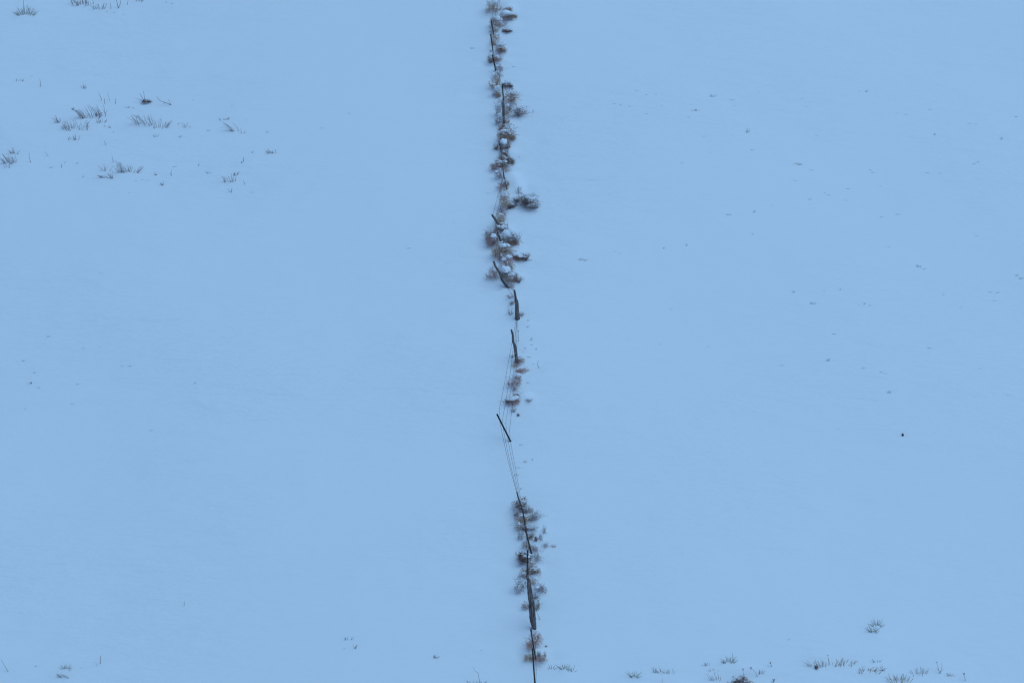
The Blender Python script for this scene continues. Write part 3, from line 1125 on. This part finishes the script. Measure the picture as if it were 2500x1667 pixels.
G1 = "dry stem clumps poking through the snow"
DC, DS = "dry_grass_clump", "dry_stalk"
yucca(63, 42, 62, 20, 26, 1, "large snow filled yucca in the upper corner on the grassy side")
stalk([(57.7, 30), (57.6, 14), (57.2, -6)], 1.2, DS, "tall straight stalk rising beside the large yucca", "stalk", "dry stalks")
stalk([(72, 34), (70, 25), (67, 12)], 1.2, DS, "knobbly forked stalk in the middle of the large yucca", "stalk", "dry stalks",
      side=[[(70, 25), (76, 16)], [(69, 22), (63, 14)], [(74, 36), (80, 27)]])
CL = [
 (203, 12, 52, 20, 34, -.25, "wide grass clump cut by the upper edge of the picture"),
 (243, 22, 26, 15, 15, -.15, "smaller clump just downhill of the wide clump at the upper edge"),
 (340, 4, 22, 9, 10, -.4, "clump at the upper edge beside the forked dark stem"),
 (207, 216, 14, 11, 7, -.3, "faint sprig alone uphill of the main grass patch"),
 (51, 199, 11, 8, 5, .5, "faint sprig in the upper corner below the large yucca"),
 (141, 300, 13, 16, 10, -.35, "small dark clump at the outer end of the main grass patch"),
 (222, 286, 52, 28, 40, -.4, "densest grass clump leaning uphill in the main patch"),
 (184, 315, 62, 20, 36, -.15, "long low row of stems below the densest grass clump"),
 (240, 283, 16, 10, 12, .5, "small dark twiggy knot at the end of the densest clump"),
 (249, 300, 26, 12, 10, 0, "loose short stems below the small dark twiggy knot"),
 (186, 341.7, 12, 16, 6, -.1, "small V shaped clump below the long low row"),
 (168, 341, 6, 8, 3, .3, "two faint stems beside the small V shaped clump"),
 (352, 305, 50, 26, 26, -.5, "wide clump fanning over downhill of the dark hollow"),
 (392, 312, 34, 24, 16, .15, "curved thinner stems trailing from the wide fanned clump"),
 (385, 334, 22, 8, 5, .3, "few bent stubs under the curved thinner stems"),
 (24, 398, 40, 22, 26, -.35, "bushy clump near the side edge below the main patch"),
 (35, 376, 18, 16, 12, -.2, "faint tall stems behind the bushy edge clump"),
 (24, 410, 26, 8, 6, .1, "short stubs under the bushy edge clump"),
 (299, 421, 20, 30, 14, -.55, "dark swept clump uphill of two small low clumps"),
 (315, 419, 12, 18, 8, 0, "narrow upright clump between the swept clump and the curved clump"),
 (328, 422, 20, 20, 9, .5, "clump of stems curling back in an arc"),
 (258, 417, 22, 18, 9, .1, "thin forked clump above the low swept clump"),
 (257, 434, 18, 13, 10, -1.3, "low clump swept almost flat to one side"),
 (275.5, 436, 13, 17, 8, -.15, "small forked clump beside the flat swept clump"),
 (380, 428, 8, 8, 5, -.6, "tiny dark clump beyond the curling arc clump"),
 (398, 452.6, 9, 11, 5, -.2, "tiny two tiered clump lowest beyond the curling arc clump"),
 (453, 311, 12, 13, 4, -.2, "faint V sprig between two grass patches"),
 (436, 336, 10, 8, 4, .4, "little hooked sprig below the faint V sprig"),
 (547, 294, 26, 7, 9, .2, "row of tiny tips above the spread legged clump"),
 (573, 321, 20, 30, 9, -.75, "open clump of long stems spread like fingers"),
 (592, 326, 9, 12, 3, 0, "small V sprig beside the finger like clump"),
 (661, 375, 24, 9, 12, -.5, "low dense tuft farthest toward the fence"),
 (510, 424, 10, 8, 4, -.5, "small broken sprig uphill of the lowest dark clump"),
 (591, 398, 6, 7, 3, -.1, "tiny V sprig below the finger like clump"),
 (484, 405, 4, 9, 2, 0, "pair of parallel short stems alone in snow"),
 (562, 443, 34, 18, 16, -.1, "dark forked clump lowest in the upper grass patches"),
 (576, 428, 13, 9, 7, .3, "feathery tuft at the tip of the dark forked clump"),
 (564, 470, 6, 11, 3, -.1, "short faint pair of stems below the dark forked clump"),
 (316, 265, 20, 5, 9, 0, "flat dotted tuft between main patch and dark hollow"),
 (851, 1561, 18, 8, 8, .1, "small bristly tuft on the lower slope beside the fence side gap"),
 (867, 1582, 5, 12, 4, .15, "tiny upright tuft just below the small bristly tuft"),
 (1065, 1605, 16, 8, 10, .3, "faint speckled tuft between the bristly tuft and the fence"),
 (1170, 1670, 36, 10, 18, 0, "dark bristles at the lower edge beside the fence"),
 (1146, 1668, 8, 9, 3, -.5, "curved stub at the lower edge beside the dark bristles"),
 (157, 1653, 24, 14, 12, -1.0, "faint purplish grass swept under the small lower corner yucca"),
 (1722, 1624, 24, 9, 8, -.2, "small faint clump beside the tall spiked yucca"),
 (1746, 1660, 30, 18, 9, -.1, "thin upright grass beside the rounded dark bush"),
 (1742, 1637, 24, 5, 6, .2, "row of low nubs below the tall spiked yucca"),
 (1607, 1640, 32, 15, 14, -.35, "pale wide grass clump between two yuccas"),
 (1632, 1643, 26, 13, 9, 0, "pale thin stems beside the pale wide grass clump"),
 (1858, 1644, 12, 13, 6, .4, "small V of dark stems above the lower edge"),
 (2244, 1646, 46, 20, 18, -.2, "pale bent grass spread at the lower corner"),
 (2155, 1636, 14, 16, 6, -.3, "thin bent stems between reddish grass patches"),
 (2140, 1616, 18, 11, 6, -.2, "little V of stems above the reddish grass patches"),
 (2323, 1650, 18, 10, 7, -.5, "knobbly short twigs beside the budded stems"),
]
for i, (cx, cy, w, h, n, lean, lab) in enumerate(CL):
    clump(cx, cy, w, h, n, lean, 50 + i, DC, lab, "grass clump", G1, wpx=.80 if w > 16 else .88, fan=.25 if abs(lean) > .2 else .5)
for i, (cx, cy, w, h, n, lean, lab) in enumerate([
    (2057, 1622, 64, 16, 30, .1, "pale reddish haze of grass below the long thin stalk"),
    (2126, 1640, 56, 12, 30, .4, "reddish flattened grass mat above the lower edge"),
    (2196, 1662, 60, 18, 34, -.1, "reddish grass mound at the lower edge beyond the flattened mat"),
    (1994, 1627, 44, 22, 22, -.6, "wispy straw grass around the small dark weed stump"),
]):
    clump(cx, cy, w, h, n, lean, 150 + i, DC, lab, "grass clump", G1, mat=M_STRAW, wpx=.8, fan=.6)
yucca(161, 1636, 26, 15, 11, 21, "small yucca in the lower corner of the grassy side", .1)
yucca(1346, 1635, 22, 12, 5, 22, "small sparse yucca next to the lowest metal post")
yucca(1378, 1637, 30, 18, 13, 23, "dark yucca second out from the lowest metal post")
yucca(1399, 1640, 14, 13, 4, 24, "few yucca blades beyond the dark yucca")
yucca(1549, 1656, 26, 19, 12, 25, "tidy fan shaped yucca on the lower slope between pale clumps")
yucca(1779, 1620, 42, 17, 18, 26, "wide spiked yucca above the rounded dark bush")
yucca(2131, 1546, 26, 17, 13, 27, "green yucca, the downhill one of a stacked pair")
yucca(2140, 1531, 32, 19, 14, 28, "green yucca, the uphill one of a stacked pair")
GS = "dry stalks"
ST = [
 ([(271, 22), (269.5, 8)], "thin stalk beside the smaller clump at the upper edge", (), 0),
 ([(289, 21), (286.5, 10), (283, -4)], "dark stem forking in two at the upper edge", ([(289, 20), (294, 10), (294.5, -3)],), 0),
 ([(311, 12), (313, 0)], "single stalk at the upper edge beyond the forked dark stem", (), 0),
 ([(99.5, 212), (98.8, 203), (96.6, 193)], "lone upright stalk above the main grass patch", (), 0),
 ([(40, 199), (39.5, 191)], "short lone stalk near the upper corner", (), 0),
 ([(249, 246), (245, 236), (241, 226)], "long leaning stalk above the main grass patch", (), 0),
 ([(256, 253.5), (255, 241)], "short dark stalk beside the long leaning stalk", (), 0),
 ([(282, 253.5), (281.8, 240)], "straight stalk between the main patch and the dark hollow", (), 0),
 ([(268, 246), (262, 225)], "very faint leaning stalk above the main grass patch", (), 0),
 ([(204, 291), (192, 279), (178, 266.5)], "longest slanting stalk with a seed head over the main patch", (), 3.5),
 ([(258, 285), (255.5, 271), (252.6, 256.5)], "tall feathery stalk at the end of the densest clump", ([(257, 278), (251, 268)], [(257, 280), (262, 268)]), 0),
 ([(259, 354.5), (256, 349), (255, 343.5)], "small hooked stalk downhill of the main patch", (), 0),
 ([(75, 397), (71.5, 385), (71, 371)], "tall thin curved stalk beside the bushy edge clump", (), 0),
 ([(118, 381), (108, 369)], "slanting faint stalk beyond the tall thin curved stalk", (), 0),
 ([(150, 409), (150.5, 400)], "short dark stub between edge clump and swept clump", (), 0),
 ([(277, 397), (273.5, 382)], "upright stalk behind the dark swept clump", (), 0),
 ([(419, 429), (417, 421), (419.5, 415)], "crooked little stalk beyond the curling arc clump", ([(418, 426), (415, 422)],), 0),
 ([(594.6, 394), (594.4, 384)], "short straight stalk below the finger like clump", (), 0),
 ([(673.5, 375), (672.5, 365)], "little stalk at the end of the low dense tuft", (), 0),
 ([(598.5, 451), (596, 445), (594.5, 440)], "stubby tapering stalk beyond the dark forked clump", (), 0),
 ([(449.8, 1478), (449.6, 1465.5)], "tiny lone upright stalk low on the grassy side", (), 0),
 ([(244.5, 1619.5), (245.3, 1609), (246, 1598.8)], "dark upright stick near the small lower corner yucca", (), 0),
 ([(237, 1624.5), (235, 1618), (228.5, 1616)], "faint arching stalk beside the dark upright stick", (), 0),
 ([(20, 1638), (11, 1624), (2, 1608)], "long leaning stalk in the lower corner of the grassy side", (), 0),
 ([(1172, 1668), (1169.5, 1655), (1166.7, 1641.6), (1160, 1637), (1154, 1626.7)], "long wavy stalk at the lower edge near the fence", (), 0),
 ([(1616, 1668), (1618, 1655)], "pale stalk at the lower edge between two yuccas", (), 0),
 ([(1790, 1613), (1788, 1592)], "tall spike rising out of the wide spiked yucca", (), 0),
 ([(1817.6, 1654), (1815, 1645), (1813.7, 1633)], "stalk with a round head above the rounded dark bush", (), 2.2),
 ([(1850, 1651), (1842, 1637), (1833, 1630)], "curved stalk with a ragged head beyond the rounded dark bush", (), 2.8),
 ([(1885, 1627), (1880.6, 1617.5)], "short stalk with a dark round head", (), 2.0),
 ([(1889, 1664), (1889, 1659)], "stubby seed head close to the lower edge", (), 3.2),
 ([(2024.5, 1622), (2021, 1599)], "long thin stalk beyond the small dark weed stump", (), 1.2),
 ([(2295, 1643), (2291, 1630), (2287, 1616)], "budded stems in a tight upright bunch", ([(2295, 1642), (2300, 1628), (2299, 1616)], [(2292, 1636), (2285, 1628)], [(2295, 1640), (2304, 1632)]), 1.5),
 ([(2357, 1661), (2355, 1650), (2353, 1644)], "short stalk with a dark head near the lower corner", (), 2.5),
 ([(1281, 850), (1288, 853), (1297, 857)], "dark branch lying in snow beyond the knobbly bent post", (), 0),
 ([(1317, 898), (1311, 889), (1316, 880)], "bent angular twig beyond the foot of the knobbly post", (), 0),
 ([(1265.4, 834), (1265.6, 808)], "thin straight rod beside the knobbly bent post", (), 1.2),
 ([(1240, 560), (1240, 540)], "thin straight rod beyond the snow tipped log", (), 0),
 ([(1319, 1511), (1313, 1500), (1308, 1487)], "long curved whip beside the widest grey post", (), 0),
 ([(1280, 1292), (1270, 1290), (1262, 1286), (1253, 1288)], "long thin branch arching to the grassy side of the russet knot", (), 0),
 ([(1271, 1318), (1277, 1313)], "small dark splinter beside the thin slanting pole", (), 0),
 ([(1261, 500.5), (1260, 490)], "short black stick stuck upright beside the very dark clump", (), 1.2),
]
for i, (pts, lab, side, head) in enumerate(ST):
    wp = {"dark": 1.7, "shor": 1.5}.get(lab[:4], 1.25)
    if 'faint' in lab or 'pale' in lab:
        wp = .8
    if 'branch lying' in lab or 'black stick' in lab:
        wp = 3.0
    stalk(pts, wp, DS, lab, "stalk", GS, side=side, head=head)

# fallen branch and the dark hollow with bent stems
stalk([(419, 257), (404, 251), (390, 246), (382.6, 236)], 1.5, "fallen_branch", "long bent branch lying on snow beside the dark hollow clump",
      "branch", None, side=[[(417, 255), (411, 243)], [(404, 251), (398, 255)]], head=0)
c = G(358, 250)
s = ppm(c)
root = bpy.data.objects.new("dead_weed", None)
COL.objects.link(root)
root.location = c
tag(root, "dead weed with a black hollow base and long bent stems", "dead weed")
br = add_obj("stump", brush_mesh('dense', 'dark', 0), root)
br.scale = (22 / s, 22 / s, 9 / s)
br = add_obj("snow_cap", cap_mesh(1, 'cap'), root, (8 / s, 0, 0))
br.scale = (12 / s, 12 / s, 7 / s)
m = MB()
for tw in ([(352, 247), (346, 236), (340, 228)], [(350, 246), (340, 243), (331, 242)], [(354, 246), (352, 234), (350, 222)], [(352, 246), (348, 240), (342, 231)]):
    q = resample([V(a, b, c.y) for a, b in tw], 6)
    m.tube(q, [.6 / s, .55 / s, .5 / s, .45 / s, .4 / s, .3 / s], 4)
build(m, "stem", M_STEM, c, root)

c = G(1994, 1632)
s = ppm(c)
o = add_obj("dead_weed", brush_mesh('dense', 'dark', 1), None, c)
o.scale = (10 / s, 10 / s, 10 / s)
tag(o, "small dark weed stump in straw grass on the lower slope", "dead weed")

# rounded sagebrush at the lower edge
c = G(1815, 1684)
s = ppm(c)
root = bpy.data.objects.new("sagebrush", None)
COL.objects.link(root)
root.location = c
tag(root, "rounded dark purplish bush cut by the lower edge", "sagebrush")
for k, (dx, sc_) in enumerate(((-14, 1.0), (10, 1.05), (-2, 1.1))):
    br = add_obj("branches", brush_mesh('dense', 'dark' if k != 1 else 'purple', k), root, (dx / s, k * .03, 0))
    br.scale = (40 / s * sc_, 40 / s * sc_, 32 / s * sc_)
cp = add_obj("snow_cap", cap_mesh(2, 'crumbs'), root)
cp.scale = (60 / s, 45 / s, 34 / s)
cp.name = 'snow_crumbs'
cp['kind'] = 'stuff'

# the dark stone alone on the bare slope
m = MB()
c = G(2204, 1063)
s = ppm(c)
lump(m, c + Vector((0, 0, .02)), 2.6 / s, 2.4 / s, 3.8 / s, 4, 14, 9, .8)
m.tube([c, c + Vector((-.02, 0, .1)), c + Vector((-.07, 0, .15))], [.01, .008, .005], 4)
stone = build(m, "stone", M_STONE, c)
m = MB()
lump(m, c + Vector((1.6 / s, 0, 3.2 / s)), 2.0 / s, 2.0 / s, 1.2 / s, 9, 10, 7, .5)
build(m, "snow_cap", M_SNOWCAP, c, stone)
tag(stone, "small black stone alone on the bare slope", "stone")

# ------------------------------------------------------------------ barely showing grass tips scattered over the bare slope
TIPS = """1554,221,9,3;1578,230,7,4;1602,229,5,5;1737,233,22,8;1788,243,14,4;1696,268,24,7;1538,259,8,3;1514,255,7,4;1826,318,14,14;
1835,365,12,4;1994,330,10,3;1941,398,20,5;1953,400,16,7;1941,440,8,4;2023,475,14,4;1976,485,10,5;1780,523,16,6;1837,570,10,5;1842,515,8,8;
1719,332,8,3;1736,371,6,4;1664,397,9,4;1682,285,8,4;1718,283,5,3;1793,258,4,3;1853,225,4,3;1959,240,8,4;1578,277,8,3;1981,414,10,4;
2115,221,9,9;2098,222,7,3;2269,266,12,4;2192,276,9,3;2211,279,8,3;2367,301,8,4;2382,302,4,4;2481,284,10,5;2282,326,5,9;2446,337,9,9;
2123,414,9,4;2131,420,9,5;2386,394,12,5;2378,399,8,4;2264,421,12,4;2296,422,9,4;2070,460,9,4;2150,453,6,4;2151,528,12,5;2191,522,12,4;
2383,574,10,3;1420,632,18,7;1428,634,12,6;1502,613,4,4;1513,617,6,3;1621,604,5,6;1676,596,6,9;1642,726,5,3;1638,753,5,5;1612,839,7,3;
1729,844,9,3;1938,711,9,7;1909,890,14,4;1536,825,5,3;2170,602,4,3;2243,648,16,9;2255,655,12,5;2493,678,14,6;2482,671,12,6;2012,709,10,3;
2051,705,5,6;1985,739,18,8;2110,740,6,6;2124,744,7,4;2303,718,9,3;2418,712,12,4;2434,713,12,4;2429,733,10,4;2345,749,7,4;2037,814,12,4;
2021,876,12,11;2109,897,12,5;2150,907,12,4;2162,911,12,3;2170,955,18,9;2268,848,12,4;2393,898,10,3;2461,963,5,3;1925,1559,6,3;
2097,744,5,3;1886,500,6,3;1500,253,6,3;1616,258,6,3;1970,260,9,3;2013,470,8,3;2065,488,9,3;2046,1045,6,3"""
TIPS_L = """120,820,14,4;204,849,10,3;246,846,5,3;56,879,12,5;85,908,9,5;74,933,20,8;190,936,11,4;317,892,14,4;299,892,6,4;476,933,6,6;
177,985,9,4;62,996,9,3;369,1049,10,4;95,945,10,3;853,276,5,5;786,312,9,4;1154,117,12,6;1108,542,4,3;998,605,9,4;1090,641,4,4;
247,666,10,3;261,28,6,3;279,30,7,5;302,35,7,4;421,8,8,4;406,4,5,5;78,185,4,4;255,307,9,5;268,309,9,9;277,321,9,4;316,469,3,4;
436,301,6,6;464,309,4,7;508,318,12,5;567,258,7,3;471,243,5,4;653,321,5,7;616,370,6,8;616,469,9,3;425,406,16,3;332,441,5,4;
348,438,6,3;360,440,5,3;228,434,3,5;204,430,4,8;124,408,18,3;159,396,6,4;188,397,10,5;541,311,5,3;1175,1585,5,4;842,1580,7,4;
87,1623,8,5;200,1628,9,4;602,293,5,3"""
TIPS_F = """1290,781,8,6;1288,796,9,7;1298,826,8,9;1297,840,10,5;1283,1125,11,8;1300,1119,4,9;1272,1084,11,5;1265,1140,16,4;1262,1158,18,6;
1271,1191,8,6;1290,933,8,5;1273,878,8,5;1254,162,9,4;1194,199,5,3;1193,236,4,3;1262,310,10,4;1272,293,6,3;1267,382,5,6;1192,471,10,3;
1252,80,12,3;1222,705,8,4;1303,887,4,5;1278,858,6,4;1308,850,9,6;1292,870,16,5;1334,1300,9,4;1256,1301,5,4;1340,466,6,3"""


def tip_mesh(var):
    rng = random.Random(700 + var)
    m = MB()
    for i in range(9):
        x = max(-.5, min(.5, rng.gauss(0, .2)))
        d = Vector((rng.gauss(0, .35) + x * .6, rng.gauss(0, .3), 1))
        L = rng.uniform(.35, 1.0)
        p = Vector((x, rng.uniform(-.25, .25), -.08))
        m.tube([p, p + Vector((d.x * .25, d.y * .2, .5 * L)), p + Vector((d.x * .6, d.y * .3, L))], [.028, .024, .012], 3)
    return m.mesh("grass_tips", M_TIP)


tips = [tip_mesh(k) for k in range(6)]
tip_first = []


def scatter(text, label, group):
    k = 0
    for row in text.replace("\n", "").split(";"):
        if not row.strip():
            continue
        cx, cy, w, h = [float(q) for q in row.split(",")]
        p = G(cx, cy + h * .4)
        s = ppm(p)
        if len(tip_first) < 6:
            o = add_obj("grass_tuft", tips[len(tip_first)])
            tip_first.append(o)
        else:
            o = tip_first[k % 6].copy()
            COL.objects.link(o)
        o.location = p
        hz = h / s * (.7 if h < 6 else .95)
        o.scale = (w / s * .9, .25, hz)
        o.rotation_euler = (0, 0, 0)
        tag(o, label, "grass tuft", group)
        k += 1


scatter(TIPS, "tiny faint tip of buried grass dotting the bare slope beyond the fence", "buried grass tips on the bare slope")
scatter(TIPS_L, "tiny faint tip of buried grass scattered around the grassy patches", "buried grass tips among the grassy patches")
scatter(TIPS_F, "tiny twig tip poking from snow close beside the fence", "twig tips beside the fence")
